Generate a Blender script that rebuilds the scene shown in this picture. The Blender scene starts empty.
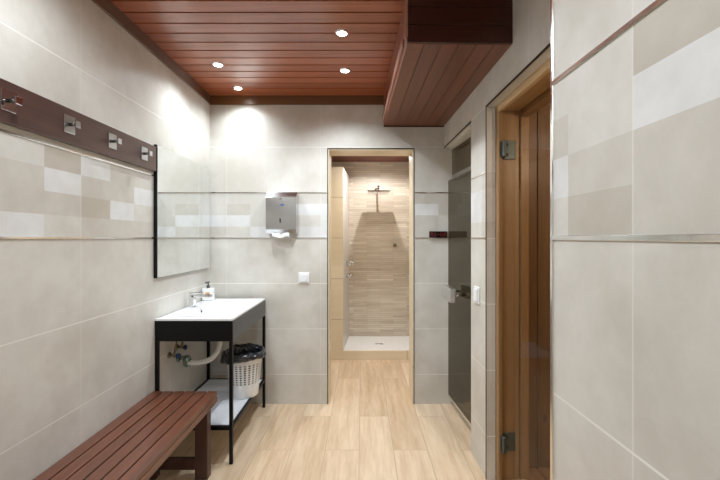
import bpy, bmesh, math, random
from mathutils import Matrix, Vector
C = bpy.context.scene.collection
S = bpy.context.scene
PI = math.pi
random.seed(7)

# ------------------------------------------------------------ camera, world, exposure
FPX = 375.0
cam_d = bpy.data.cameras.new('camera'); cam = bpy.data.objects.new('camera', cam_d); C.objects.link(cam)
cam_d.sensor_width = 36; cam_d.lens = FPX * 36 / 720
cam_d.shift_x = -2 / 720; cam_d.shift_y = -2 / 720
cam_d.clip_start = .02
cam.location = (0, 0, 1.35); cam.rotation_euler = (PI / 2, 0, 0)
S.camera = cam
S.view_settings.view_transform = 'Standard'; S.view_settings.look = 'None'
S.view_settings.gamma = 1; S.view_settings.use_curve_mapping = False
S.view_settings.exposure = 0.66
w = bpy.data.worlds.new('world'); S.world = w; w.use_nodes = True
w.node_tree.nodes['Background'].inputs[0].default_value = (.9, .93, 1, 1)
w.node_tree.nodes['Background'].inputs[1].default_value = 0.3

YB = 3.05          # back wall
XL = -1.236        # left wall
ZC = 2.505         # ceiling
YREAR = -1.6
def spot(name, loc, power, col=(.84, .93, 1), size=140, blend=1.0, r=.022, target=None):
    d = bpy.data.lights.new(name, 'SPOT'); d.energy = power; d.color = col
    d.spot_size = math.radians(size); d.spot_blend = blend; d.shadow_soft_size = r
    o = bpy.data.objects.new(name, d); C.objects.link(o); o.location = loc
    if target: o.rotation_euler = (Vector(target) - Vector(loc)).to_track_quat('-Z', 'Y').to_euler()
    return o
P = 29
DL = [(-.959, 2.496), (-.117, 2.585), (-.955, 2.887), (-.113, 2.112)]
FILL = [(-.72, 1.0, .75), (-.85, .1, .8), (-.5, -1.0, .75)]  # unseen fill lamps added to brighten the near end of the room
for (x, y), k in zip(DL, (.8, 1.15, .45, 1.15)): spot('downlight_or_fill', (x, y, ZC - .022), P * k, size=140)
for x, y, k in FILL: spot('downlight_or_fill', (x, y, ZC - .022), P * k, size=172, blend=.5)
spot('corridor_beam', (.1, 3.75, 2.29), 18, (1, .95, .87), 150)
spot('shower_beam', (.18, 4.09, 2.295), 25, (.97, .98, 1), 160, .3, .02)
d = bpy.data.lights.new('sauna_fill', 'POINT'); d.energy = 7; d.color = (1, .86, .7); d.shadow_soft_size = .08  # unseen lamp added inside the sauna to light its boards
o = bpy.data.objects.new('sauna_fill', d); C.objects.link(o); o.location = (1.35, 1.3, 1.9)
d = bpy.data.lights.new('steam_room_fill', 'POINT'); d.energy = 2; d.color = (1, .9, .74); d.shadow_soft_size = .08  # unseen lamp added to brighten the view through the smoked glass
o = bpy.data.objects.new('steam_room_fill', d); C.objects.link(o); o.location = (1.35, 2.6, 2.1)

# ------------------------------------------------------------ materials
def lin(c):
    return tuple(((v / 255) / 12.92 if v / 255 <= .04045 else ((v / 255 + .055) / 1.055) ** 2.4) for v in c) + (1,)
class NT:
    def __init__(s, name):
        s.m = bpy.data.materials.new(name); s.m.use_nodes = True; s.t = s.m.node_tree
        s.b = s.t.nodes['Principled BSDF']
    def n(s, typ, **kw):
        x = s.t.nodes.new(typ)
        for k, v in kw.items(): setattr(x, k, v)
        return x
    def l(s, a, b): s.t.links.new(a, b)
    def math(s, op, a, b=None, c=None):
        x = s.n('ShaderNodeMath', operation=op)
        for i, v in enumerate((a, b, c)):
            if v is None: continue
            if isinstance(v, (int, float)): x.inputs[i].default_value = v
            else: s.l(v, x.inputs[i])
        return x.outputs[0]
    def mix(s, f, a, b):
        x = s.n('ShaderNodeMix', data_type='RGBA')
        for i, v in ((0, f), (6, a), (7, b)):
            if isinstance(v, (int, float)): x.inputs[i].default_value = v
            elif isinstance(v, tuple): x.inputs[i].default_value = v
            else: s.l(v, x.inputs[i])
        return x.outputs[2]
    def noise(s, vec, scale, detail=3, rough=.5):
        x = s.n('ShaderNodeTexNoise'); x.inputs['Scale'].default_value = scale
        x.inputs['Detail'].default_value = detail; x.inputs['Roughness'].default_value = rough
        s.l(vec, x.inputs['Vector']); return x.outputs[0]
    def mapr(s, v, a, b, c=0, d=1):
        x = s.n('ShaderNodeMapRange'); s.l(v, x.inputs[0])
        for i, k in enumerate((a, b, c, d)): x.inputs[i + 1].default_value = k
        return x.outputs[0]
    def bump(s, h, st=.2, dist=.002):
        x = s.n('ShaderNodeBump'); x.inputs['Strength'].default_value = st; x.inputs['Distance'].default_value = dist
        s.l(h, x.inputs['Height']); s.l(x.outputs[0], s.b.inputs['Normal'])
def mul(c, k): return tuple(min(1, v * k) for v in c[:3]) + (1,)

def plain(name, c, rough=.5, metal=0, coat=0, emit=None, es=1, spec=.5):
    t = NT(name); cc = lin(c)
    g = t.n('ShaderNodeTexCoord'); nz = t.noise(g.outputs['Object'], 18, 3)
    t.l(t.mix(nz, mul(cc, .94), mul(cc, 1.06)), t.b.inputs['Base Color'])
    t.b.inputs['Roughness'].default_value = rough; t.b.inputs['Metallic'].default_value = metal
    t.b.inputs['Coat Weight'].default_value = coat; t.b.inputs['Specular IOR Level'].default_value = spec
    if emit:
        t.b.inputs['Emission Color'].default_value = lin(emit); t.b.inputs['Emission Strength'].default_value = es
    return t.m
ROW = .3695; COL = .765
def tile(name, c, hor=True, rough=.4, warm=.5):
    t = NT(name); cc = lin(c)
    g = t.n('ShaderNodeTexCoord'); gp = t.n('ShaderNodeNewGeometry')
    n1 = t.mapr(t.noise(gp.outputs['Position'], 2.6, 6, .66), .38, .62)
    n2 = t.mapr(t.noise(gp.outputs['Position'], 14, 5, .6), .25, .75)
    dark = tuple((cc[0] * .84, cc[1] * .82, cc[2] * .785)) + (1,)
    col = t.mix(n1, dark, mul(cc, 1.04))
    col = t.mix(t.math('MULTIPLY', n2, .3), col, mul(cc, .88))
    sx = t.n('ShaderNodeSeparateXYZ'); t.l(g.outputs['UV'], sx.inputs[0])
    gu = t.math('LESS_THAN', t.math('PINGPONG', sx.outputs[0], COL / 2), .0018)
    gr = t.math('MULTIPLY', gu, .5)
    if hor:
        gv = t.math('LESS_THAN', t.math('PINGPONG', t.math('SUBTRACT', sx.outputs[1], 1.35 - ROW * 20), ROW / 2), .0026)
        gr = t.math('MAXIMUM', gr, gv)
    col = t.mix(gr, col, lin((232, 229, 222)))
    t.l(col, t.b.inputs['Base Color'])
    t.l(t.math('ADD', t.math('MULTIPLY', gr, .4), rough), t.b.inputs['Roughness'])
    t.bump(t.math('ADD', t.math('MULTIPLY', n2, .15), t.math('MULTIPLY', gr, -1)), .35, .0015)
    return t.m
def wood(name, c1, c2, axis='X', rough=.35, coat=.3, sc=1., vary=.25, knots=False, spec=.5):
    """grain runs along axis"""
    t = NT(name); gp = t.n('ShaderNodeNewGeometry'); mp = t.n('ShaderNodeMapping')
    s = {'X': (1.2, 22, 22), 'Y': (22, 1.2, 22), 'Z': (22, 22, 1.2)}[axis]
    mp.inputs['Scale'].default_value = tuple(v * sc for v in s)
    off = t.n('ShaderNodeVectorMath', operation='ADD')
    rnd = gp.outputs['Random Per Island']
    cmb = t.n('ShaderNodeCombineXYZ')
    for i in range(3): t.l(t.math('MULTIPLY', rnd, 37.0 + i * 11), cmb.inputs[i])
    t.l(gp.outputs['Position'], mp.inputs['Vector']); t.l(mp.outputs[0], off.inputs[0]); t.l(cmb.outputs[0], off.inputs[1])
    n1 = t.mapr(t.noise(off.outputs[0], 1.5, 5, .6), .3, .7)
    n2 = t.mapr(t.noise(off.outputs[0], 7, 4, .7), .3, .7)
    n = t.math('ADD', t.math('MULTIPLY', n1, .6), t.math('MULTIPLY', n2, .4))
    n = t.math('ADD', t.math('MULTIPLY', n, 1 - vary), t.math('MULTIPLY', rnd, vary))
    col = t.mix(n, lin(c1), lin(c2))
    if knots:
        v = t.n('ShaderNodeTexVoronoi'); v.inputs['Scale'].default_value = 1.0
        mk2 = t.n('ShaderNodeMapping'); mk2.inputs['Scale'].default_value = {'Z': (9, 9, 4.2), 'X': (4.2, 9, 9), 'Y': (9, 4.2, 9)}[axis]
        t.l(gp.outputs['Position'], mk2.inputs['Vector']); t.l(mk2.outputs[0], v.inputs['Vector'])
        k = t.mapr(v.outputs['Distance'], .06, .13, 1, 0)
        col = t.mix(t.math('MULTIPLY', k, .75), col, mul(lin(c1), .35))
    t.l(col, t.b.inputs['Base Color'])
    t.b.inputs['Roughness'].default_value = rough; t.b.inputs['Coat Weight'].default_value = coat
    t.b.inputs['Coat Roughness'].default_value = .25; t.b.inputs['Specular IOR Level'].default_value = spec
    t.bump(n2, .15, .001)
    return t.m
def plank_tile(name, c1, c2, bw, rh, mortar, grout, rough=.35, axis='Y', off=.5, grain=1.):
    """brick layout in UV metres: u along the plank, v across"""
    t = NT(name); g = t.n('ShaderNodeTexCoord'); b = t.n('ShaderNodeTexBrick'); b.offset = off
    t.l(g.outputs['UV'], b.inputs['Vector'])
    b.inputs['Color1'].default_value = (0, 0, 0, 1); b.inputs['Color2'].default_value = (1, 1, 1, 1); b.inputs['Mortar'].default_value = (.5, .5, .5, 1)
    b.inputs['Scale'].default_value = 1; b.inputs['Mortar Size'].default_value = mortar; b.inputs['Mortar Smooth'].default_value = .1
    b.inputs['Brick Width'].default_value = bw; b.inputs['Row Height'].default_value = rh
    sep = t.n('ShaderNodeSeparateColor'); t.l(b.outputs['Color'], sep.inputs[0]); rnd = sep.outputs[0]
    cmb = t.n('ShaderNodeCombineXYZ'); t.l(t.math('MULTIPLY', rnd, 17.), cmb.inputs[0]); t.l(t.math('MULTIPLY', rnd, 9.), cmb.inputs[1])
    mp = t.n('ShaderNodeMapping'); mp.inputs['Scale'].default_value = (1.3, 15, 1)
    t.l(g.outputs['UV'], mp.inputs['Vector'])
    add = t.n('ShaderNodeVectorMath', operation='ADD'); t.l(mp.outputs[0], add.inputs[0]); t.l(cmb.outputs[0], add.inputs[1])
    n1 = t.mapr(t.noise(add.outputs[0], 1.2 * grain, 6, .62), .3, .7)
    n2 = t.mapr(t.noise(add.outputs[0], 5 * grain, 4, .7), .3, .7)
    n = t.math('ADD', t.math('MULTIPLY', n1, .45), t.math('ADD', t.math('MULTIPLY', n2, .25), t.math('MULTIPLY', rnd, .3)))
    col = t.mix(n, lin(c1), lin(c2)); col = t.mix(b.outputs['Fac'], col, lin(grout))
    t.l(col, t.b.inputs['Base Color']); t.b.inputs['Roughness'].default_value = rough
    t.bump(t.math('MULTIPLY', b.outputs['Fac'], -1), .3, .0012)
    return t.m
def tint_glass(name, tint, rough=.0, boost=1.0):
    t = NT(name); t.t.nodes.remove(t.b)
    tr = t.n('ShaderNodeBsdfTransparent'); tr.inputs[0].default_value = tint + (1,)
    cl = t.n('ShaderNodeBsdfTransparent')
    gl = t.n('ShaderNodeBsdfGlossy'); gl.inputs['Roughness'].default_value = rough; gl.inputs['Color'].default_value = (.92, .87, .80, 1)
    fr = t.n('ShaderNodeFresnel'); fr.inputs[0].default_value = 1.48
    g = t.n('ShaderNodeNewGeometry')
    m1 = t.n('ShaderNodeMixShader'); m2 = t.n('ShaderNodeMixShader')
    t.l(t.math('MULTIPLY', fr.outputs[0], boost), m1.inputs[0]); t.l(tr.outputs[0], m1.inputs[1]); t.l(gl.outputs[0], m1.inputs[2])
    t.l(g.outputs['Backfacing'], m2.inputs[0]); t.l(m1.outputs[0], m2.inputs[1]); t.l(cl.outputs[0], m2.inputs[2])
    t.l(m2.outputs[0], t.t.nodes['Material Output'].inputs[0])
    return t.m

T_BASE = tile('stone_tile', (214, 210, 202))
TONES = [tile('mosaic_white', (224, 224, 223), False), tile('mosaic_light', (214, 211, 204), False),
         tile('mosaic_mid', (205, 200, 191), False), tile('mosaic_beige', (194, 187, 175), False)]
TM = [T_BASE] + TONES
M_REVEAL = tile('reveal_tile', (205, 196, 180), False)
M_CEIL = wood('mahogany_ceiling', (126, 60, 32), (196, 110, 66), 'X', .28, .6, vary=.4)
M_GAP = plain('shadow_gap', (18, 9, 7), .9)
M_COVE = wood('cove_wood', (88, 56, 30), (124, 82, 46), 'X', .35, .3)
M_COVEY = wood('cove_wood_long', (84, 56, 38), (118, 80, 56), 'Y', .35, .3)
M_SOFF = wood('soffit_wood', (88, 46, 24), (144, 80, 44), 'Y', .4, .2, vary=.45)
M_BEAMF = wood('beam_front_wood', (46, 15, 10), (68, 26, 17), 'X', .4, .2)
M_BENCH = wood('bench_wood', (56, 31, 22), (132, 78, 54), 'Y', .38, .3, vary=.35)
M_BENCHX = wood('bench_leg_wood', (58, 36, 30), (86, 54, 44), 'Z', .45, .15)
M_RAIL = wood('rail_wood', (58, 38, 32), (92, 60, 50), 'Y', .35, .35, vary=.05)
M_PINE = wood('pine_vertical', (100, 74, 50), (160, 122, 84), 'Z', .5, .1, knots=True, vary=.4)
M_PINEX = wood('pine_frame', (140, 108, 72), (182, 146, 104), 'Z', .45, .15, vary=.3)
M_PINEY = wood('pine_head', (190, 156, 114), (216, 184, 142), 'Y', .45, .15, vary=.3)
M_PINEF = wood('pine_floor', (150, 110, 78), (180, 140, 104), 'Y', .5, .1)
M_FLOOR = plank_tile('wood_look_floor', (186, 152, 114), (242, 222, 194), 1.22, .2175, .0022, (184, 162, 136), .33, off=.37)
M_STRIP = plank_tile('strip_mosaic', (166, 148, 124), (230, 220, 204), .34, .026, .0012, (170, 148, 120), .4, grain=.6)
M_LTILE = plank_tile('wood_look_wall', (218, 202, 174), (234, 218, 190), 5, .45, .0022, (150, 126, 94), .35)
M_CHROME = plain('chrome', (225, 226, 228), .08, 1)
M_STEEL = plain('brushed_steel', (200, 200, 200), .16, 1)
M_LISTEL = plain('polished_trim', (235, 232, 228), .12, 1)
M_DKTRIM = plain('dark_metal_trim', (96, 84, 72), .35, .9)
M_BLACK = plain('black_metal', (9, 9, 10), .4, 0, .0, spec=.25)
M_CERAM = plain('white_ceramic', (245, 246, 247), .1, 0, .5)
M_WHITE = plain('white_plastic', (235, 236, 236), .35)
M_WPIPE = plain('white_pipe', (225, 225, 220), .4)
M_WSHELF = plain('white_shelf', (228, 232, 238), .3)
M_BAG = plain('black_bag', (26, 29, 36), .22, 0, .4)
M_PAPER = plain('white_paper', (248, 248, 246), .8)
M_BRASS = plain('brass', (150, 138, 112), .3, 1)
M_BLUE = plain('blue_plastic', (20, 50, 110), .35)
M_SLOT = plain('dark_slot', (16, 16, 18), .5)
M_ORANGE = plain('orange_label', (222, 168, 118), .5)
M_BLUEL = plain('blue_label', (50, 80, 150), .5)
M_HINGE = plain('hinge_metal', (84, 98, 100), .4, .4)
M_BRONZE = tint_glass('bronze_glass', (.80, .73, .62), boost=.45)
M_SMOKE = tint_glass('smoked_glass', (.29, .27, .22), boost=.9)
M_MIRROR = plain('mirror_silver', (240, 243, 242), .01, 1)
M_PEBBLE = plain('white_tray', (236, 234, 230), .3)
M_LAMP = plain('lamp_glow', (255, 255, 255), .4, emit=(255, 250, 242), es=14)
M_LED = plain('red_segments', (90, 10, 16), .4, emit=(190, 40, 50), es=.1)
M_BLKGL = plain('black_acrylic', (14, 10, 12), .15)
M_GREYT = tile('grey_tile', (120, 112, 98), False)
M_GREYM = plain('grey_rail', (150, 146, 136), .4, .3)

# ------------------------------------------------------------ geometry helpers
MR = Matrix.Translation((.7585, 0, 0)) @ Matrix.Rotation(.03, 4, 'Z')     # right wall frame: (depth into wall, along, up)
MN = Matrix.Translation((.484, 0, 0)) @ Matrix.Rotation(.03, 4, 'Z')      # nearer right wall
WL = {}
def add(bm, t, mi=0, mat=None, smooth=False):
    if mat is not None: bmesh.ops.transform(t, matrix=mat, verts=t.verts)
    for f in t.faces: f.material_index = mi; f.smooth = smooth
    me = bpy.data.meshes.new('t'); t.to_mesh(me); t.free(); bm.from_mesh(me); bpy.data.meshes.remove(me)
def box(bm, x0, x1, y0, y1, z0, z1, bev=.0, mi=0, mat=None, seg=1):
    t = bmesh.new(); bmesh.ops.create_cube(t, size=1)
    for v in t.verts:
        v.co = Vector(((x0 + x1) / 2 + v.co.x * (x1 - x0), (y0 + y1) / 2 + v.co.y * (y1 - y0), (z0 + z1) / 2 + v.co.z * (z1 - z0)))
    if bev: bmesh.ops.bevel(t, geom=t.edges[:], offset=bev, segments=seg, affect='EDGES', profile=.5)
    add(bm, t, mi, mat)
def cyl(bm, p0, p1, r, r2=None, seg=20, mi=0, mat=None, bev=0):
    p0, p1 = Vector(p0), Vector(p1); t = bmesh.new()
    bmesh.ops.create_cone(t, cap_ends=True, segments=seg, radius1=r, radius2=r if r2 is None else r2, depth=(p1 - p0).length)
    if bev: bmesh.ops.bevel(t, geom=[e for e in t.edges if any(len(f.verts) > 4 for f in e.link_faces)], offset=bev, segments=2, affect='EDGES')
    q = (p1 - p0).to_track_quat('Z', 'Y').to_matrix().to_4x4()
    bmesh.ops.transform(t, matrix=Matrix.Translation((p0 + p1) / 2) @ q, verts=t.verts)
    add(bm, t, mi, mat, True)
    return bm
def tube(bm, pts, r, seg=12, mi=0, rf=None):
    pts = [Vector(p) for p in pts]; t = bmesh.new(); rings = []
    for i, p in enumerate(pts):
        d = (pts[min(i + 1, len(pts) - 1)] - pts[max(i - 1, 0)]).normalized()
        up = Vector((0, 0, 1)) if abs(d.z) < .95 else Vector((0, 1, 0))
        a = d.cross(up).normalized(); b = d.cross(a)
        rr = rf(i) if rf else r
        rings.append([t.verts.new(p + a * rr * math.cos(k * 2 * PI / seg) + b * rr * math.sin(k * 2 * PI / seg)) for k in range(seg)])
    for i in range(len(rings) - 1):
        for k in range(seg):
            t.faces.new((rings[i][k], rings[i][(k + 1) % seg], rings[i + 1][(k + 1) % seg], rings[i + 1][k]))
    t.faces.new(rings[0]); t.faces.new(rings[-1][::-1])
    bmesh.ops.recalc_face_normals(t, faces=t.faces[:]); add(bm, t, mi, None, True)
def lathe(bm, prof, c, seg=36, mi=0):
    t = bmesh.new(); rings = []
    for r, z in prof:
        rings.append([t.verts.new((c[0] + r * math.cos(k * 2 * PI / seg), c[1] + r * math.sin(k * 2 * PI / seg), c[2] + z)) for k in range(seg)])
    for i in range(len(rings) - 1):
        for k in range(seg): t.faces.new((rings[i][k], rings[i][(k + 1) % seg], rings[i + 1][(k + 1) % seg], rings[i + 1][k]))
    add(bm, t, mi, None, True)
def bez(p0, p1, p2, p3, n=12):
    p0, p1, p2, p3 = map(Vector, (p0, p1, p2, p3)); o = []
    for i in range(n + 1):
        t = i / n; o.append(p0 * (1 - t) ** 3 + p1 * 3 * t * (1 - t) ** 2 + p2 * 3 * t * t * (1 - t) + p3 * t ** 3)
    return o
def props(o, label=None, cat=None, group=None, kind=None):
    if label: o['label'] = label
    if cat: o['category'] = cat
    if group: o['group'] = group
    if kind: o['kind'] = kind
    return o
def mk(name, bm, mats, parent=None, uv=None, **pr):
    if not isinstance(mats, (list, tuple)): mats = [mats]
    xs = [v.co for v in bm.verts]
    org = Vector(((min(v.x for v in xs) + max(v.x for v in xs)) / 2, (min(v.y for v in xs) + max(v.y for v in xs)) / 2, min(v.z for v in xs)))
    if uv:
        lay = bm.loops.layers.uv.verify()
        for f in bm.faces:
            for l in f.loops: l[lay].uv = uv(l.vert.co, f.normal)
    bmesh.ops.translate(bm, vec=-org, verts=bm.verts)
    me = bpy.data.meshes.new(name); bm.to_mesh(me); bm.free()
    for m in mats: me.materials.append(m)
    o = bpy.data.objects.new(name, me); C.objects.link(o)
    base = WL[parent.name] if parent else Vector((0, 0, 0))
    o.location = org - base; WL[o.name] = org
    if parent: o.parent = parent
    return props(o, **pr)
def thing(name, loc, label, cat, group=None, kind=None):
    o = bpy.data.objects.new(name, None); o.empty_display_size = .05; C.objects.link(o)
    o.location = loc; WL[o.name] = Vector(loc); return props(o, label, cat, group, kind)
def dup(root, loc, label, group=None):
    def cp(o, par):
        c = o.copy(); C.objects.link(c)
        if par: c.parent = par
        for ch in o.children: cp(ch, c)
        return c
    r = cp(root, None); r.location = loc; r['label'] = label
    if group: r['group'] = group
    return r
def B(): return bmesh.new()

# ------------------------------------------------------------ setting
def ucut(vals, a, b):
    v = sorted(set([round(x, 5) for x in vals if a < x < b] + [a, b])); o = [v[0]]
    for x in v[1:]:
        if x - o[-1] > 1e-4: o.append(x)
    return o
CELL = COL / 4; RH = ROW / 4
def tone(pat, c, r):
    h = pat.get(c)
    if h is not None: return h[r]
    rr = random.Random(c * 31 + r * 7 + 5); return rr.choice([0, 1, 1, 2, 2, 3])
def wall(name, P0, P1, z0, z1, holes=(), seam=0., pat={}, thick=.1, label='', band=True):
    """P0->P1 seen from the room with the room on the left of the direction; u = metres from P0; seam = u of a tile joint"""
    P0, P1 = Vector(P0 + (0,)), Vector(P1 + (0,)); L = (P1 - P0).length; d = (P1 - P0) / L
    us = [seam + k * CELL for k in range(-60, 60)]; zs = [1.35 + RH * k for k in range(5)]
    for h in holes: us += [h[0], h[1]]; zs += [h[2], h[3]]
    us = ucut(us, 0, L); zs = ucut(zs, z0, z1)
    bm = B(); lay = bm.loops.layers.uv.verify(); V = {}
    def vt(u, z):
        k = (round(u, 5), round(z, 5))
        if k not in V: V[k] = bm.verts.new(P0 + d * u + Vector((0, 0, z)))
        return V[k]
    for a, b in zip(us, us[1:]):
        for c, e in zip(zs, zs[1:]):
            m = (a + b) / 2; q = (c + e) / 2
            if any(h[0] < m < h[1] and h[2] < q < h[3] for h in holes): continue
            cr = [(a, c), (b, c), (b, e), (a, e)]
            f = bm.faces.new([vt(*x) for x in cr])
            for l, (u, z) in zip(f.loops, cr): l[lay].uv = (u - seam, z)
            if band and 1.35 < q < 1.35 + ROW:
                ci = math.floor((m - seam) / CELL + 1e-6); ri = 3 - int((q - 1.35) / RH)
                f.material_index = 1 + tone(pat, ci, ri)
    o = mk(name, bm, TM, label=label, cat='wall', kind='structure')
    s = o.modifiers.new('s', 'SOLIDIFY'); s.thickness = thick; s.offset = -1
    return o
# left wall: normal must face +X ; P0 -> P1 such that (d x up) is the room side
ly = 1.65 - YREAR
patL = {-2: (1, 2, 2, 0), -3: (2, 0, 1, 3), -4: (0, 2, 3, 1), -1: (3, 0, 2, 1), 0: (0, 2, 3, 2), 1: (2, 2, 0, 2), 2: (2, 0, 1, 2), 3: (0, 1, 2, 1), 4: (1, 2, 0, 1), 5: (0, 1, 1, 2), 6: (1, 0, 2, 1), 7: (2, 1, 0, 1)}
wall('wall_left', (XL, YREAR), (XL, YB), 0, ZC, seam=ly, pat=patL, label='long left wall of large stone-look tiles with a patchwork band')
# back wall spans to the steam room; door opening -.276..+.419
def ub(x): return x - XL
patB = {-9: (1, 1, 0, 2), -8: (1, 2, 0, 1), -7: (1, 1, 1, 0), -6: (0, 1, 0, 1), -5: (2, 0, 1, 0), -4: (2, 0, 0, 0), 0: (2, 0, 2, 2), 1: (2, 2, 1, 1)}
# built from right to left so that the face points to the room
wb = wall('wall_back', (XL, YB), (1.9, YB), 0, ZC, holes=[(ub(-.276), ub(.419), 0, 2.074)], seam=ub(.43), pat=patB, thick=.22,
          label='far tiled wall with the doorway to the shower in it')
# right wall (rotated): local u = along +Y in MR frame
def rp(o, y): v = MR @ Vector((o, y, 0)); return (v.x, v.y)
def npt(o, y): v = MN @ Vector((o, y, 0)); return (v.x, v.y)
Y1, Y2 = 2.366, 3.048
YS0, YS1 = 1.2, 2.095
rw_len = YB - .9
A = rp(0, YB + .02); Bp = rp(0, .9)
L0 = YB + .02
wall('wall_right', A, Bp, 0, ZC, holes=[(L0 - YB - .01, L0 - Y1, 0, 2.087), (L0 - YS1, L0 - YS0, 0, 2.082)], seam=L0 - Y1, thick=.05,
     pat={0: (1, 0, 0, 1), 1: (2, 1, 1, 2), 2: (2, 2, 2, 1)}, label='right tiled wall with the smoked glass door and the sauna doorway')
A = npt(0, .9); Bp = npt(0, YREAR)
wall('wall_right', A, Bp, 0, ZC, seam=.256, thick=.06,
     pat={-2: (1, 2, 0, 1), -1: (1, 1, 2, 3), 0: (3, 0, 2, 2), 1: (3, 0, 1, 2), 2: (3, 0, 1, 2)}, label='nearest tiled wall filling the right edge of the photo')
A2 = rp(0, .9)
wall('wall_right', (A2[0] + .05, .9), (npt(0, .9)[0] + .01, .9), 0, ZC, seam=0, thick=.05, label='short return wall behind the nearest right wall corner')
wall('wall_rear', (1.2, YREAR), (XL, YREAR), 0, ZC, seam=.3, thick=.1, label='tiled wall behind the camera')

def uvf(co, n): return (co.y - .4, co.x - XL - .7835 + 1.305)
def grid_floor(bm, x0, x1, y0, y1, z):
    vs = [bm.verts.new(p) for p in ((x0, y0, z), (x1, y0, z), (x1, y1, z), (x0, y1, z))]; bm.faces.new(vs)
# transverse joint at y=416 -> Y ~2.84 ; plank seams at X = -.67 + .2175 k
bm = B(); box(bm, XL - .1, 2.0, YREAR, 4.16, -.06, 0)
mk('floor', bm, M_FLOOR, uv=lambda co, n: (co.y - 2.84 + 12.2, co.x + .67 + 2.175), label='pale wood-look plank tile floor running to the shower', cat='floor', kind='structure')
# ceiling: planks across X
bm = B()
k = 0; y = 1.823 - .0972 * 36
while y < YB:
    y1 = min(y + .0972, YB)
    xr = .76 if y > .9 else .5
    box(bm, XL, xr, y + .005, y1 - .005, ZC, ZC + .02, .0008)
    y += .0972
box(bm, XL - .05, 1.3, YREAR, YB + .05, ZC + .02, ZC + .05, mi=1)
mk('ceiling', bm, [M_CEIL, M_GAP], label='reddish-brown varnished plank ceiling with dark gaps', cat='ceiling', kind='structure')
# cove trims
bm = B(); box(bm, XL, .2, YB - .012, YB, 2.431, ZC, .002)
mk('trim_1', bm, M_COVE, label='brown wood strip where the far wall meets the ceiling', cat='trim', kind='structure')
bm = B(); box(bm, XL, XL + .012, YREAR, YB - .012, 2.434, ZC, .002)
mk('trim_2', bm, M_COVEY, label='brown wood strip where the left wall meets the ceiling', cat='trim', kind='structure')
# dropped boxed beam along the right wall
bm = B(); MBm = Matrix.Translation((.255, 0, 0)) @ Matrix.Rotation(.026, 4, 'Z')
BY0, BY1 = 1.744, YB - .001
n = 6; wdt = .497 / n
for i in range(n):
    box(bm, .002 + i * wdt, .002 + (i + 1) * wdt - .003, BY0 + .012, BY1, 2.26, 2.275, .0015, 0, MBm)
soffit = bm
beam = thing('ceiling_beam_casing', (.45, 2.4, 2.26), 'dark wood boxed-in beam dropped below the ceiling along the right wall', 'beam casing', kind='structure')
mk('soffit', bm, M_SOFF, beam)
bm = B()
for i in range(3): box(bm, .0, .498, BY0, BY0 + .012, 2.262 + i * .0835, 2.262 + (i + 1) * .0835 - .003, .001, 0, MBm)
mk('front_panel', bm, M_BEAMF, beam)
bm = B()
for i in range(3): box(bm, .0, .012, BY0 + .012, BY1, 2.275 + i * .078, 2.275 + (i + 1) * .078 - .002, .001, 0, MBm)
mk('side_panel', bm, wood('side_wood', (120, 56, 38), (160, 86, 60), 'Y', .3, .4), beam)
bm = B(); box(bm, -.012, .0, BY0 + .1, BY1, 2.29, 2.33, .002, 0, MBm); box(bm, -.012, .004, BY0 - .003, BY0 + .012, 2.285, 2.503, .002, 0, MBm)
mk('edge_strip', bm, plain('pale_strip', (170, 128, 112), .25, 0, .4), beam, label='pale corner strip')  # one even pale tone on the side and corner strip
bm = B(); box(bm, .0, .498, BY1 - .012, BY1 + .0, 2.252, 2.262, .001, 0, MBm); mk('end_strip', bm, M_BEAMF, beam)

# metal listels at the top and bottom of the patchwork band
kk = 3
def listel(z, h=.009):
    global kk
    for nm, lab in (('left', 'left wall'), ('back_a', 'far wall left of the doorway'), ('back_b', 'far wall right of the doorway'), ('right', 'far part of the right wall'), ('near', 'nearest right wall')):
        bm = B()
        z0, z1 = z - h / 2, z + h / 2
        if nm == 'left': box(bm, XL, XL + .004, YREAR, YB, z0, z1, .001)
        if nm == 'back_a': box(bm, XL, -.288, YB - .004, YB, z0, z1, .001)
        if nm == 'back_b': box(bm, .431, .74, YB - .004, YB, z0, z1, .001)
        if nm == 'right': box(bm, -.004, 0, YS1 + .012, Y1 - .002, z0, z1, .001, 0, MR)
        if nm == 'near': box(bm, -.004, 0, YREAR, .899, z0 - .001, z1 + .001, .001, 0, MN)
        w_ = 'upper' if z > 1.5 else 'lower'
        mk('trim_%d' % kk, bm, M_LISTEL, label='%s polished metal strip bordering the patchwork band on the %s' % (w_, lab), cat='trim', kind='structure'); kk += 1
listel(1.35 + ROW); listel(1.35)
# chrome corner profile of near wall
bm = B(); box(bm, -.004, .008, .893, .905, 0, ZC - .001, .002, 0, MN)
mk('trim_%d' % kk, bm, M_LISTEL, label='tall polished metal corner profile of the nearest right wall', cat='trim', kind='structure'); kk += 1

# doorway to the shower: dark edge trims, light lining
def frame3(bm, x0, x1, zt, w_, y0, y1):
    box(bm, x0 - w_, x0, y0, y1, 0, zt + w_, .0008); box(bm, x1, x1 + w_, y0, y1, 0, zt + w_, .0008); box(bm, x0, x1, y0, y1, zt, zt + w_, .0008)
bm = B(); frame3(bm, -.276, .419, 2.074, .007, YB - .004, YB + .004)
mk('trim_%d' % kk, bm, M_DKTRIM, label='thin dark metal edge around the shower doorway', cat='trim', kind='structure'); kk += 1
bm = B(); box(bm, -.277, -.268, YB + .003, YB + .222, 0, 2.074); box(bm, .411, .42, YB + .003, YB + .222, 0, 2.074); box(bm, -.268, .411, YB + .003, YB + .222, 2.065, 2.075)
mk('door_1', bm, M_LTILE, uv=lambda co, n: (co.z + 2.2, co.y - 2.85), label='open doorway lined with pale wood-look tile leading to the shower', cat='doorway', kind='structure')

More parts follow.
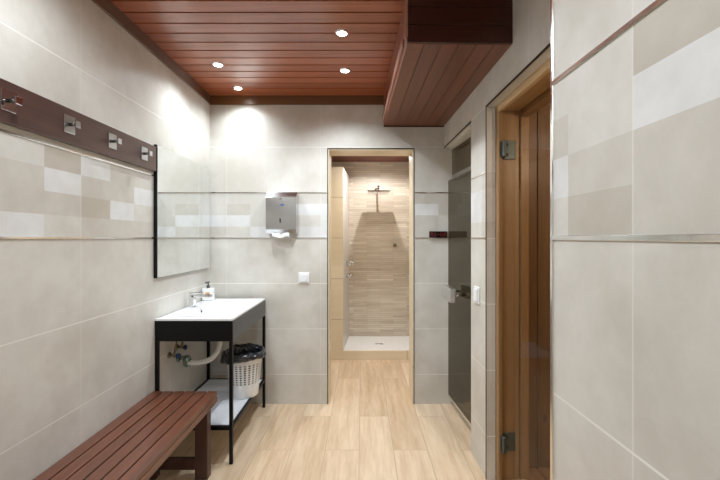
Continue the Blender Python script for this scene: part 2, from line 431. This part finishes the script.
# passage and shower beyond
YK = 4.15; YSB = 4.78
bm = B(); box(bm, -.9, -.8, 3.27, 4.9, 0, 2.33); mk('wall_passage_left', bm, M_LTILE, uv=lambda co, n: (co.z, co.y), label='pale wood-look tiled wall left of the passage, out of view', cat='wall', kind='structure')
bm = B(); box(bm, .62, .72, 3.27, 4.9, 0, 2.33); mk('wall_passage_right', bm, M_STRIP, uv=lambda co, n: (co.y, co.z), label='beige wall on the right side of the shower passage', cat='wall', kind='structure')
bm = B(); box(bm, -.8, .62, YSB, YSB + .1, 0, 2.33); mk('wall_shower', bm, M_STRIP, uv=lambda co, n: (co.x + 3, co.z), label='shower wall of thin horizontal beige stone strips', cat='wall', kind='structure')
bm = B()
for i in range(12): box(bm, -.8, .62, 3.27 + i * .13, 3.27 + (i + 1) * .13 - .006, 2.32, 2.335, .001)
box(bm, -.9, .72, 3.27, 4.9, 2.33, 2.37, mi=1)
mk('ceiling_passage', bm, [wood('dark_red_ceiling', (84, 34, 22), (120, 56, 36), 'X', .4, .2), M_GAP], label='dark red-brown plank ceiling over the shower', cat='ceiling', kind='structure')
bm = B()
t = bmesh.new()
pts = [(-.36, YK), (-.21, YK), (-.165, YSB), (-.36, YSB)]
lo = [t.verts.new((x, y, 0)) for x, y in pts]; hi = [t.verts.new((x, y, 2.135)) for x, y in pts]
t.faces.new(lo[::-1]); t.faces.new(hi)
for i in range(4):
    f = t.faces.new((lo[i], lo[(i + 1) % 4], hi[(i + 1) % 4], hi[i]))
add(bm, t)
bm.faces.ensure_lookup_table(); bm.normal_update()
for f in bm.faces:
    if f.normal.x > .5: f.material_index = 1
mk('wall_partition', bm, [M_LTILE, plain('pale_shower_side', (206, 200, 192), .3)], uv=lambda co, n: (co.x + 2.5, co.z - 1.35 + 4.5 + .0), label='partition wall of pale wood-look tile at the left of the shower', cat='wall', kind='structure')
bm = B(); box(bm, -.21, .62, YK, YK + .03, 0, .1, .001); mk('trim_%d' % kk, bm, M_LTILE, uv=lambda co, n: (co.x + 2, co.z + .1), label='pale kerb across the front of the shower', cat='kerb', kind='structure'); kk += 1
st = thing('shower_tray', (.2, 4.46, 0), 'white pebbly shower tray behind the low kerb', 'shower tray')
bm = B(); box(bm, -.205, .618, YK + .031, YSB - .001, 0.0, .1, .004); mk('tray', bm, M_PEBBLE, st)
bm = B(); box(bm, .155, .25, 4.40, 4.44, .1, .103, .001)
for i in range(5): box(bm, .163 + i * .017, .173 + i * .017, 4.406, 4.434, .103, .1036, mi=1)
mk('drain', bm, [M_STEEL, M_SLOT], st, label='dark metal drain grate')
# rain shower head
rs = thing('rain_shower_head', (.19, 4.6, 1.88), 'flat square chrome rain shower head on a wall arm', 'shower head')
bm = B(); box(bm, .06, .32, 4.28, 4.54, 1.878, 1.896, .003)
for i in range(9):
    for j in range(9): cyl(bm, (.08 + i * .0275, 4.30 + j * .0275, 1.8745), (.08 + i * .0275, 4.30 + j * .0275, 1.879), .004, seg=6)
mk('spray_plate', bm, M_CHROME, rs)
bm = B(); cyl(bm, (.19, 4.41, 1.895), (.19, 4.41, 1.935), .012); bmesh.ops.create_uvsphere(bm, u_segments=14, v_segments=10, radius=.022, matrix=Matrix.Translation((.19, 4.41, 1.945)))
mk('ball_joint', bm, M_CHROME, rs)
bm = B(); tube(bm, [(.19, 4.41, 1.95), (.19, 4.6, 1.955), (.19, 4.77, 1.955)], .010); mk('arm', bm, M_CHROME, rs)
bm = B(); cyl(bm, (.19, YSB - .012, 1.955), (.19, YSB, 1.955), .032); mk('wall_flange', bm, M_CHROME, rs)
# mixer on partition side
mx = thing('shower_mixer', (-.17, 4.5, 1.03), 'chrome shower mixer tap on the left side of the shower', 'tap')
bm = B(); cyl(bm, (-.185, 4.45, 1.05), (-.12, 4.45, 1.05), .03, bev=.003); mk('body', bm, M_CHROME, mx)
bm = B(); cyl(bm, (-.12, 4.45, 1.05), (-.10, 4.45, 1.05), .02); box(bm, -.112, -.1, 4.44, 4.46, 1.05, 1.12, .003); mk('lever', bm, M_CHROME, mx)
bm = B(); cyl(bm, (-.185, 4.45, .90), (-.115, 4.45, .90), .022, bev=.003); box(bm, -.13, -.1, 4.44, 4.46, .893, .907, .003)
mk('shower_stop_valve', bm, M_CHROME, label='small round chrome valve below the shower mixer tap', cat='valve')
bm = B(); cyl(bm, (.415, YSB - .03, 1.262), (.415, YSB, 1.262), .022, bev=.004); mk('wall_outlet', bm, M_BRASS, label='small dark round outlet on the shower wall', cat='outlet')
bm = B(); box(bm, .53, .62, 4.38, 4.42, 1.20, 1.23, .004); cyl(bm, (.545, 4.40, 1.19), (.545, 4.40, 1.25), .012)
mk('handset_holder', bm, M_CHROME, label='upper small chrome holder on the right side of the shower', cat='holder')
bm = B(); box(bm, .52, .62, 4.38, 4.42, .885, .91, .004)
mk('soap_holder', bm, M_CHROME, label='lower small chrome holder on the right side of the shower', cat='holder')
bm = B(); cyl(bm, (.18, 4.09, 2.318), (.18, 4.09, 2.32), .035, mi=1); lathe(bm, [(.035, 2.32), (.036, 2.312), (.046, 2.314), (.047, 2.32)], (.18, 4.09, 0))
mk('shower_downlight', bm, [M_WHITE, M_LAMP], label='round recessed downlight in front of the shower', cat='ceiling light')
bm = B(); cyl(bm, (.1, 3.75, 2.318), (.1, 3.75, 2.32), .035, mi=1); lathe(bm, [(.035, 2.32), (.036, 2.312), (.046, 2.314), (.047, 2.32)], (.1, 3.75, 0))
mk('passage_downlight', bm, [M_WHITE, M_LAMP], label='round recessed downlight in the middle of the passage', cat='ceiling light')

# ------------------------------------------------------------ smoked glass door recess
MG = Matrix.Translation((.70, YB, 0)) @ Matrix.Rotation(.087, 4, 'Z')   # local x = depth, local y negative toward camera
sd = thing('door_2', (.73, 2.7, 0), 'smoked glass steam room door in the right wall with a chrome handle', 'door', kind='structure')
leaf_bm = B(); box(leaf_bm, 0, .008, -.70, -.003, .085, 1.815, .001, 0, MG); leaf = mk('door_leaf', leaf_bm, M_SMOKE, sd)
bm = B(); box(bm, -.003, .011, -.70, -.003, .066, .086, .001, 0, MG); mk('bottom_rail', bm, M_LISTEL, sd, label='silver strip along the bottom')
bm = B(); box(bm, .034, .060, -.70, -.002, 1.818, 1.862, .002, 0, MG); mk('transom_bar', bm, M_GREYM, sd)
bm = B(); box(bm, .034, .042, -.70, -.002, 1.862, 2.068, .001, 0, MG); mk('transom_glass', bm, M_SMOKE, sd)
bm = B(); box(bm, .03, .034, -.006, -.002, 1.862, 2.07, 0, 0, MG); mk('edge_seal', bm, M_LISTEL, sd)
bm = B(); box(bm, .03, .07, -.72, -.002, 0, .055, .002, 0, MG); mk('sill', bm, M_GREYT, sd)
h_bm = B(); box(h_bm, .618, .66, 2.63, 2.90, .893, .992, .004)
hd = mk('handle', h_bm, plain('satin_chrome', (228, 230, 232), .28, 1), sd, label='rectangular chrome handle')
bm = B(); cyl(bm, (.655, 2.70, .943), (.735, 2.70, .943), .014); cyl(bm, (.655, 2.84, .943), (.722, 2.84, .943), .014); mk('handle_stem', bm, M_CHROME, hd)
# lintel of the recess + dark edge
bm = B(); box(bm, .045, .16, Y1 - .03, YB - .001, 2.072, 2.2, 0, 0, MR); mk('trim_%d' % kk, bm, M_REVEAL, label='tiled lintel above the smoked glass door', cat='trim', kind='structure'); kk += 1
bm = B(); box(bm, -.003, .003, Y1, YB - .002, 2.078, 2.089, 0, 0, MR); mk('trim_%d' % kk, bm, M_DKTRIM, label='dark metal edge above the smoked glass door', cat='trim', kind='structure'); kk += 1
# steam room
bm = B(); box(bm, 1.8, 1.85, 2.25, YB, 0, 2.3); box(bm, .86, 1.85, 2.22, 2.27, 0, 2.3); box(bm, .84, 1.85, 2.25, YB, 2.25, 2.3)
mk('wall_steam_room', bm, M_GREYT, label='grey tiled walls dimly visible behind the smoked glass', cat='wall', kind='structure')

# ------------------------------------------------------------ sauna doorway
sa = thing('door_3', (.82, 1.65, 0), 'sauna doorway with a pine frame and a bronze glass door', 'door', kind='structure')
bm = B(); box(bm, -.003, .003, YS1, YS1 + .009, 0, 2.091, 0, 0, MR); box(bm, -.003, .003, YS0 - .009, YS0, 0, 2.091, 0, 0, MR); box(bm, -.003, .003, YS0, YS1, 2.082, 2.091, 0, 0, MR)
mk('edge_trim', bm, M_DKTRIM, sa, label='thin dark metal edge')
Z0 = 2.055
bm = B(); box(bm, .052, .066, YS1 - .03, YS1 + .02, 0, Z0 + .02, .003, 0, MR); box(bm, .066, .080, YS1 - .022, YS1 + .02, 0, Z0 + .02, .003, 0, MR)
mk('jamb_casing', bm, M_PINEX, sa)
bm = B(); box(bm, .052, .066, YS0, YS1, Z0 - .008, Z0 + .03, .003, 0, MR); box(bm, .066, .080, YS0, YS1, Z0 - .002, Z0 + .03, .003, 0, MR); box(bm, .080, .182, YS0, YS1, Z0 + .004, Z0 + .03, .002, 0, MR)
mk('head_casing', bm, M_PINEY, sa)
bm = B(); box(bm, .083, .182, YS1 - .005, YS1 + .02, 0, Z0 + .02, .003, 0, MR); mk('jamb', bm, M_PINEX, sa)
bm = B(); box(bm, .192, .24, YS1 - .005, YS1 + .03, 0, Z0 + .0, .003, 0, MR); box(bm, .192, .24, YS0, YS1, Z0 - .03, Z0 + .03, .003, 0, MR); mk('inner_casing', bm, M_PINEX, sa)
bm = B(); box(bm, .052, .196, YS0 - .03, YS0 + .005, 0, Z0 + .02, .003, 0, MR); mk('jamb', bm, M_PINEX, sa)
bm = B(); box(bm, .078, .085, YS0 + .01, YS1 - .024, .012, Z0 - .006, .001, 0, MR); gd = mk('glass_leaf', bm, M_BRONZE, sa, label='bronze tinted frameless glass leaf')
for zc in (1.84, .215):
    bm = B()
    box(bm, .092, .158, YS1 - .014, YS1 - .0055, zc - .052, zc + .052, .002, 0, MR); box(bm, .072, .094, YS1 - .05, YS1 - .010, zc - .045, zc + .045, .004, 0, MR)
    for dz in (-.028, .028): cyl(bm, MR @ Vector((.108, YS1 - .018, zc + dz)), MR @ Vector((.108, YS1 - .013, zc + dz)), .008, seg=12, mi=1)
    mk('hinge', bm, [M_HINGE, M_SLOT], sa, label='dark metal glass hinge')
bm = B(); cyl(bm, MR @ Vector((.07, 1.34, .75)), MR @ Vector((.07, 1.34, 1.1)), .015); mk('handle', bm, M_PINEX, sa)
# sauna room
bm = B(); PY = 2.18
for i in range(13): box(bm, .93 + i * .092, .93 + (i + 1) * .092 - .004, PY, PY + .015, 0, 2.2, .003)
mk('wall_sauna_far', bm, M_PINE, label='knotty vertical pine boards on the far wall of the sauna', cat='wall', kind='structure')
bm = B()
for i in range(18): box(bm, 2.1, 2.115, .55 + i * .092, .55 + (i + 1) * .092 - .004, 0, 2.2, .003)
for i in range(14): box(bm, .84 + i * .092, .84 + (i + 1) * .092 - .004, .55, .565, 0, 2.2, .003)
mk('wall_sauna_side', bm, M_PINE, label='vertical pine boards on the side walls of the sauna', cat='wall', kind='structure')
bm = B(); box(bm, .86, 2.12, .55, PY + .02, 2.2, 2.22); mk('ceiling_sauna', bm, M_PINEY, label='pine ceiling of the sauna', cat='ceiling', kind='structure')
bm = B()
for i in range(12): box(bm, .92 + i * .1, .92 + (i + 1) * .1 - .012, .6, PY - .005, .0, .02, .003)
mk('floor_sauna', bm, M_PINEF, label='slatted wood floor boards inside the sauna', cat='floor', kind='structure')

# ------------------------------------------------------------ ceiling downlights, seen ones and added fill
def downlight(x, y, label):
    t = thing('ceiling_downlight', (x, y, ZC), label, 'ceiling light', 'recessed downlights in the plank ceiling')
    bm = B(); lathe(bm, [(.026, ZC - .001), (.029, ZC - .006), (.036, ZC - .005), (.038, ZC)], (x, y, 0)); mk('trim_ring', bm, M_CHROME, t)
    bm = B(); cyl(bm, (x, y, ZC - .004), (x, y, ZC - .001), .027); mk('lamp', bm, M_LAMP, t)
    return t
dl0 = downlight(*DL[0], 'lit round downlight, left column, second nearest the far wall')
dup(dl0, (DL[1][0], DL[1][1], ZC), 'lit round downlight in the right column, nearer the far wall')
dup(dl0, (DL[2][0], DL[2][1], ZC), 'lit round downlight closest to the far wall, in the left column')
dup(dl0, (DL[3][0], DL[3][1], ZC), 'lit round downlight nearest the top of the photo, right column')
for (x, y, k), lab in zip(FILL, ('unseen downlight added as fill above the bench beside the left wall', 'unseen downlight added as fill above the camera end of the bench', 'unseen downlight added as fill in the ceiling near the rear wall')):
    dup(dl0, (x, y, ZC), lab)

# ------------------------------------------------------------ bench
bn = thing('slatted_bench', (-1.035, 1.4, 0), 'reddish-brown slatted wooden bench along the left wall', 'bench')
bx0, pitch = -1.228, .0645
for i in range(6):
    bm = B(); box(bm, bx0 + i * pitch, bx0 + (i + 1) * pitch - .008, .55, 2.205, .425, .45, .002); mk('slat', bm, M_BENCH, bn)
bm = B(); box(bm, -.865, -.845, .56, 2.195, .392, .424, .002); box(bm, -1.225, -1.205, .56, 2.195, .392, .424, .002); mk('side_rail', bm, M_BENCH, bn)
for y in (2.09, .68):
    for x in (-.932, -1.222):
        bm = B(); box(bm, x, x + .07, y, y + .05, 0, .391, .002); mk('leg', bm, M_BENCHX, bn)
    bm = B(); box(bm, -1.151, -.933, y + .01, y + .04, .05, .11, .002); mk('stretcher', bm, M_BENCHX, bn)
    bm = B(); box(bm, -1.20, -.87, y + .005, y + .045, .394, .424, .002); mk('cross_rail', bm, M_BENCHX, bn)

# ------------------------------------------------------------ hook rail
rl = thing('hook_rail', (XL + .01, 1.2, 1.735), 'dark brown wooden hook board on the left wall beside the mirror', 'coat rack')
bm = B(); box(bm, XL + .001, XL + .021, -.2, 2.215, 1.743, 1.889, .002); mk('board', bm, M_RAIL, rl)
for i in range(6):
    y = 2.09 - i * .268; x = XL + .021; z = 1.82
    bm = B(); box(bm, x, x + .005, y - .029, y + .029, z - .036, z + .036, .001); hk = mk('hook', bm, M_STEEL, rl, label='square metal hook')
    bm = B(); cyl(bm, (x + .005, y, z), (x + .034, y, z), .0075, mi=0); mk('peg', bm, plain('dark_chrome', (120, 118, 118), .2, 1), hk)
    bm = B(); box(bm, x + .034, x + .040, y - .013, y + .013, z - .013, z + .013, .001); mk('knob', bm, M_CHROME, hk)

# ------------------------------------------------------------ mirror
mi_ = thing('wall_mirror', (XL + .01, 2.6, 1.11), 'square frameless mirror with black side edge over the washbasin', 'mirror')
bm = B(); box(bm, XL + .001, XL + .0185, 2.222, 2.99, 1.112, 1.905); mk('backing_frame', bm, M_BLACK, mi_)
bm = B(); box(bm, XL + .0186, XL + .0225, 2.227, 2.99, 1.114, 1.903); mk('mirror_glass', bm, M_MIRROR, mi_)

# ------------------------------------------------------------ vanity
va = thing('washbasin_stand', (-1.0, 2.62, 0), 'washbasin stand with white top on a black metal frame by the left wall', 'washbasin')
x0, x1, y0, y1 = XL + .002, -.771, 2.232, 3.0
bm = B()
t = bmesh.new(); nx, ny = 28, 40; g = {}
for i in range(nx + 1):
    for j in range(ny + 1):
        u, v = i / nx, j / ny; x = x0 + (x1 - x0) * u; y = y0 + (y1 - y0) * v
        du = min(1, max(0, (abs(u - .58) - .27) / .09)); dv = min(1, max(0, (abs(v - .5) - .33) / .07))
        s = max(du, dv); s = s * s * (3 - 2 * s); dep = -.075 * (1 - s)
        rim = .004 if (u < .015 or u > .985 or v < .01 or v > .99) else 0
        g[i, j] = t.verts.new((x, y, .8685 + dep + rim * .0))
for i in range(nx):
    for j in range(ny): t.faces.new((g[i, j], g[i + 1, j], g[i + 1, j + 1], g[i, j + 1]))
r = bmesh.ops.extrude_face_region(t, geom=t.faces[:]); vs = [e for e in r['geom'] if isinstance(e, bmesh.types.BMVert)]
for v in vs: v.co.z -= .0115
bmesh.ops.recalc_face_normals(t, faces=t.faces[:]); 
for f in t.faces: f.normal_flip() if False else None
add(bm, t, 0, None, True)
top = mk('basin_top', bm, M_CERAM, va, label='white ceramic top with a shallow sunken basin')
for p in top.data.polygons:
    if abs(p.normal.z) < .5 : p.use_smooth = False
bm = B(); cyl(bm, (-1.126, 2.60, .838), (-1.116, 2.597, .844), .011, seg=16); mk('overflow_ring', bm, M_SLOT, top)
bm = B(); cyl(bm, (-.97, 2.616, .7925), (-.97, 2.616, .7965), .025, seg=20); mk('drain', bm, M_CHROME, top)
bm = B(); W = .02
box(bm, x0, x1, y0 + .001, y0 + .012, .734, .8565, .001); mk('apron_panel', bm, M_BLACK, va)
bm = B(); box(bm, x1 - .012, x1 - .001, y0 + .012, y1, .734, .8565, .001); mk('apron_panel', bm, plain('black_metal_lit', (58, 60, 63), .4, 0, .2), va)  # black side panel, greyed in its colour for the light it reflects
bm = B(); box(bm, x0, x1 - .012, y1 - .012, y1, .734, .8565, .001); mk('apron_panel', bm, M_BLACK, va)
for (lx, ly_) in ((x0, y0), (x1 - W - .001, y0), (x0, y1 - W), (x1 - W - .001, y1 - W)):
    bm = B(); box(bm, lx, lx + W, ly_ + .0015, ly_ + W, 0, .733, .001); mk('leg', bm, M_BLACK, va)
bm = B(); box(bm, x0 + W, x1 - W - .001, y0, y0 + W, .205, .228, .001); box(bm, x0 + W, x1 - W - .001, y1 - W, y1, .205, .228, .001)
box(bm, x0, x0 + W, y0 + W, y1 - W, .205, .228, .001); box(bm, x1 - W - .001, x1 - .001, y0 + W, y1 - W, .205, .228, .001); mk('shelf_frame', bm, M_BLACK, va)
bm = B(); box(bm, x0 + W, x1 - W - .001, y0 + W, y1 - W, .215, .227, .001); mk('lower_shelf', bm, M_WSHELF, va, label='white lower shelf panel')
# plumbing
pl = thing('drain_trap', (-1.15, 2.62, .55), 'chrome bottle trap and white waste pipe under the washbasin', 'pipe')
TX, TY = -1.175, 2.52
bm = B(); lathe(bm, [(.0, 0), (.018, .001), (.024, .010), (.026, .03), (.026, .05), (.02, .065), (.012, .075), (.0, .075)], (TX, TY, .488), seg=24)
cyl(bm, (XL + .002, TY, .545), (TX - .01, TY, .545), .012); cyl(bm, (XL + .001, TY, .545), (XL + .008, TY, .545), .028)
mk('trap_body', bm, plain('trap_metal', (150, 165, 155), .2, 1), pl)
bm = B(); path = bez((TX + .01, TY, .512), (TX + .13, TY, .505), (TX + .205, TY + .03, .52), (-.985, 2.616, .66), 26) + [Vector((-.975, 2.616, .74)), Vector((-.97, 2.616, .785))]
tube(bm, path, .0165, 14, rf=lambda i: .0165 + (.0012 if i % 2 else 0)); mk('waste_pipe', bm, M_WPIPE, pl, label='white corrugated waste pipe')
def valve(y, z, lab):
    t = thing('stop_valve', (XL + .02, y, z), lab, 'valve', 'stop valves under the washbasin')
    bm = B(); cyl(bm, (XL + .001, y, z), (XL + .05, y, z), .009); cyl(bm, (XL + .001, y, z), (XL + .006, y, z), .02); cyl(bm, (XL + .038, y, z - .012), (XL + .038, y, z + .03), .008)
    mk('body', bm, M_BRASS, t)
    bm = B(); cyl(bm, (XL + .05, y - .0, z - .004), (XL + .066, y, z - .004), .017, seg=10, bev=.003); mk('knob', bm, M_BLUE, t, label='blue knob')
    bm = B(); tube(bm, bez((XL + .038, y, z + .03), (XL + .038, y, z + .09), (XL + .06, y + .03, z + .1), (XL + .06, y + .02, .78)), .005, 8); mk('supply_hose', bm, M_BRASS, t)
    return t
valve(2.40, .60, 'left water stop valve with blue knob under the washbasin, nearer the bench')
valve(2.50, .625, 'water stop valve with blue knob nearer the far wall under the washbasin')

# faucet
fc = thing('basin_tap', (-1.18, 2.616, .868), 'squared chrome mixer tap on the white washbasin', 'tap')
fx, fy = -1.185, 2.616
bm = B(); box(bm, fx - .022, fx + .022, fy - .022, fy + .022, .8685, .872, .001); box(bm, fx - .018, fx + .018, fy - .018, fy + .018, .872, .955, .003, seg=2); mk('body', bm, M_CHROME, fc)
bm = B(); box(bm, fx + .0, fx + .135, fy - .018, fy + .018, .938, .956, .003, seg=2); mk('spout', bm, M_CHROME, fc)
bm = B(); box(bm, fx - .018, fx + .075, fy - .018, fy + .018, .961, .974, .003, seg=2); mk('lever', bm, M_CHROME, fc)
# soap dispenser
sp = thing('soap_dispenser', (-1.19, 2.88, .868), 'white soap pump bottle with an orange label behind the tap', 'soap dispenser')
sx, sy = -1.185, 2.89
bm = B(); box(bm, sx - .042, sx + .042, sy - .025, sy + .025, .8685, .965, .01, seg=3); mk('bottle', bm, M_WHITE, sp)
bm = B(); box(bm, sx - .012, sx + .022, sy - .0262, sy - .0245, .895, .935); mk('label_patch', bm, M_ORANGE, sp, label='orange label patch')
bm = B(); cyl(bm, (sx, sy, .965), (sx, sy, .985), .012); cyl(bm, (sx, sy, .985), (sx, sy, 1.005), .005); box(bm, sx - .009, sx + .009, sy - .04, sy + .01, 1.004, 1.014, .002); mk('pump', bm, plain('dark_pump', (70, 72, 78), .35), sp)

# waste basket on lower shelf
bk = thing('waste_basket', (-.878, 2.72, .228), 'white perforated plastic waste basket on the lower shelf', 'waste bin')
cx, cy, cz = -.846, 2.70, .2275
def rad(z): return .096 + (.126 - .096) * z / .30
bm = B(); t = bmesh.new(); seg = 144; zz = [0.0, .003, .03] + []
rows = 9; zlo, zhi = .10, .245; rh = (zhi - zlo) / rows
levels = [0, .01, .05, zlo]
for k in range(rows): levels += [zlo + rh * (k + .52), zlo + rh * (k + 1)]
levels += [.285, .30]
rings = [[t.verts.new((cx + rad(z) * math.cos(2 * PI * s / seg), cy + rad(z) * math.sin(2 * PI * s / seg), cz + z)) for s in range(seg)] for z in levels]
for i in range(len(levels) - 1):
    hole_row = levels[i] >= zlo - 1e-6 and levels[i + 1] <= zhi + 1e-6 and (i - 3) % 2 == 0
    for s in range(seg):
        if hole_row and s % 6 in (0, 1, 2): continue
        t.faces.new((rings[i][s], rings[i][(s + 1) % seg], rings[i + 1][(s + 1) % seg], rings[i + 1][s]))
t.faces.new(rings[0][::-1]); add(bm, t, 0, None, True)
o = mk('basket', bm, M_WHITE, bk); s_ = o.modifiers.new('s', 'SOLIDIFY'); s_.thickness = .003; s_.offset = -1
bm = B(); lathe(bm, [(.1225, .292), (.128, .293), (.128, .303), (.121, .303)], (cx, cy, cz)); mk('rim', bm, M_WHITE, bk)
# bag
bm = B(); t = bmesh.new(); seg = 80; rr = random.Random(3)
prof = [(.088, .05, 0), (.1, .2, 0), (.116, .292, .2), (.124, .315, .5), (.136, .322, .8), (.147, .306, .9), (.153, .290, 1), (.155, .272, 1), (.150, .258, .8), (.140, .254, .5)]
ph = [rr.uniform(0, 6.28) for _ in range(8)]
rings = []
for k, (r, z, a) in enumerate(prof):
    ring = []
    for s in range(seg):
        th = 2 * PI * s / seg
        wv = .006 * math.sin(5 * th + ph[0] + k * .3) + .004 * math.sin(11 * th + ph[1] - k * .5) + .003 * math.sin(19 * th + ph[2] + k) + .0018 * math.sin(31 * th + ph[3])
        wz = .007 * math.sin(2 * th + ph[4]) + .004 * math.sin(7 * th + ph[5] + k * .7) + .002 * math.sin(17 * th + ph[6])
        droop = (-.02 if k >= 6 else 0) * math.cos(th - 2.6)
        R = r + wv * a; ring.append(t.verts.new((cx + R * math.cos(th), cy + R * math.sin(th), cz + z + wz * a + droop)))
    rings.append(ring)
for i in range(len(rings) - 1):
    for s in range(seg): t.faces.new((rings[i][s], rings[i][(s + 1) % seg], rings[i + 1][(s + 1) % seg], rings[i + 1][s]))
t.faces.new(rings[0][::-1]); add(bm, t, 0, None, True)
mk('bin_liner', bm, M_BAG, label='crumpled black bin bag folded over the rim of the basket', cat='bin bag')

# ------------------------------------------------------------ towel dispenser
td = thing('paper_towel_dispenser', (-.637, 2.99, 1.38), 'stainless steel paper towel dispenser on the far wall', 'towel dispenser')
bm = B(); t = bmesh.new()
X0, X1 = -.757, -.517
# side profile (y,z): slopes at top and bottom
pr = [(YB - .001, 1.715), (2.985, 1.715), (2.945, 1.672), (2.945, 1.418), (2.962, 1.385), (YB - .001, 1.385)]
a = [t.verts.new((X0, y, z)) for y, z in pr]; b_ = [t.verts.new((X1, y, z)) for y, z in pr]
t.faces.new(a); t.faces.new(b_[::-1])
for i in range(len(pr)): t.faces.new((a[i], b_[i], b_[(i + 1) % 6], a[(i + 1) % 6]))
bmesh.ops.recalc_face_normals(t, faces=t.faces[:])
bmesh.ops.bevel(t, geom=t.edges[:], offset=.003, segments=2, affect='EDGES'); add(bm, t)
mk('casing', bm, M_STEEL, td)
bm = B(); cyl(bm, (-.643, 2.9455, 1.655), (-.643, 2.942, 1.655), .011); mk('lock', bm, M_CHROME, td)
bm = B(); box(bm, -.648, -.638, 2.9435, 2.946, 1.47, 1.505, .0005); mk('window_slot', bm, M_SLOT, td, label='narrow dark level slot')
bm = B(); box(bm, -.640, -.614, 2.9438, 2.946, 1.604, 1.616); mk('badge', bm, M_BLUEL, td, label='small blue badge')
bm = B(); t = bmesh.new(); P1 = []
for i in range(13):
    u = i / 12; x = -.71 + .135 * u; P1.append([t.verts.new((x, 2.960 - .01 * math.sin(u * 9), 1.39)), t.verts.new((x + .004, 2.952 - .012 * math.sin(u * 7 + 1), 1.372 - .012 * u + .006 * math.sin(u * 11))), t.verts.new((x + .01, 2.946 - .01 * math.sin(u * 6), 1.352 + .02 * abs(u - .4)))])
for i in range(12):
    for j in range(2): t.faces.new((P1[i][j], P1[i + 1][j], P1[i + 1][j + 1], P1[i][j + 1]))
add(bm, t, 0, None, True)
o = mk('paper_towel', bm, M_PAPER, label='white paper towel sticking out under the steel dispenser', cat='paper towel'); s_ = o.modifiers.new('s', 'SOLIDIFY'); s_.thickness = .0015

# ------------------------------------------------------------ switches, display
sw = thing('light_switch', (-.472, YB, .985), 'white square light switch on the far wall left of the doorway', 'light switch')
bm = B(); box(bm, -.517, -.427, YB - .010, YB, .983, 1.07, .003, seg=2); mk('plate', bm, M_WHITE, sw)
bm = B(); box(bm, -.502, -.442, YB - .017, YB - .010, .996, 1.057, .003, seg=2); mk('rocker', bm, M_WHITE, sw)
sw = thing('light_switch', (.69, 2.24, .955), 'white light switch on the narrow wall between glass door and sauna', 'light switch')
bm = B(); box(bm, -.010, 0, 2.2, 2.285, .958, 1.06, .003, 0, MR, 2); mk('plate', bm, M_WHITE, sw)
bm = B(); box(bm, -.017, -.010, 2.213, 2.272, .972, 1.046, .003, 0, MR, 2); mk('rocker', bm, M_WHITE, sw)
ds = thing('digital_display', (.617, YB, 1.355), 'small black digital display with red characters on the far wall', 'display')
bm = B(); box(bm, .545, .690, YB - .02, YB, 1.352, 1.404, .002); mk('housing', bm, M_BLKGL, ds)
SEG = {'8': 'abcdefg', '0': 'abcdef', 'E': 'adefg', '-': 'g'}
def digit(bm, ch, x, z, w_, h_, t_=.0032):
    y0_, y1_ = YB - .0212, YB - .0198
    R = {'a': (0, w_, h_ - t_, h_), 'g': (0, w_, h_ / 2 - t_ / 2, h_ / 2 + t_ / 2), 'd': (0, w_, 0, t_), 'f': (0, t_, h_ / 2, h_), 'b': (w_ - t_, w_, h_ / 2, h_), 'e': (0, t_, 0, h_ / 2), 'c': (w_ - t_, w_, 0, h_ / 2)}
    for s in SEG[ch]:
        a, b, c, d_ = R[s]; box(bm, x + a, x + b, y0_, y1_, z + c, z + d_)
bm = B()
for i, ch in enumerate('80-08'): digit(bm, ch, .556 + i * .026, 1.364, .016, .028)
mk('characters', bm, M_LED, ds, label='dim red characters')
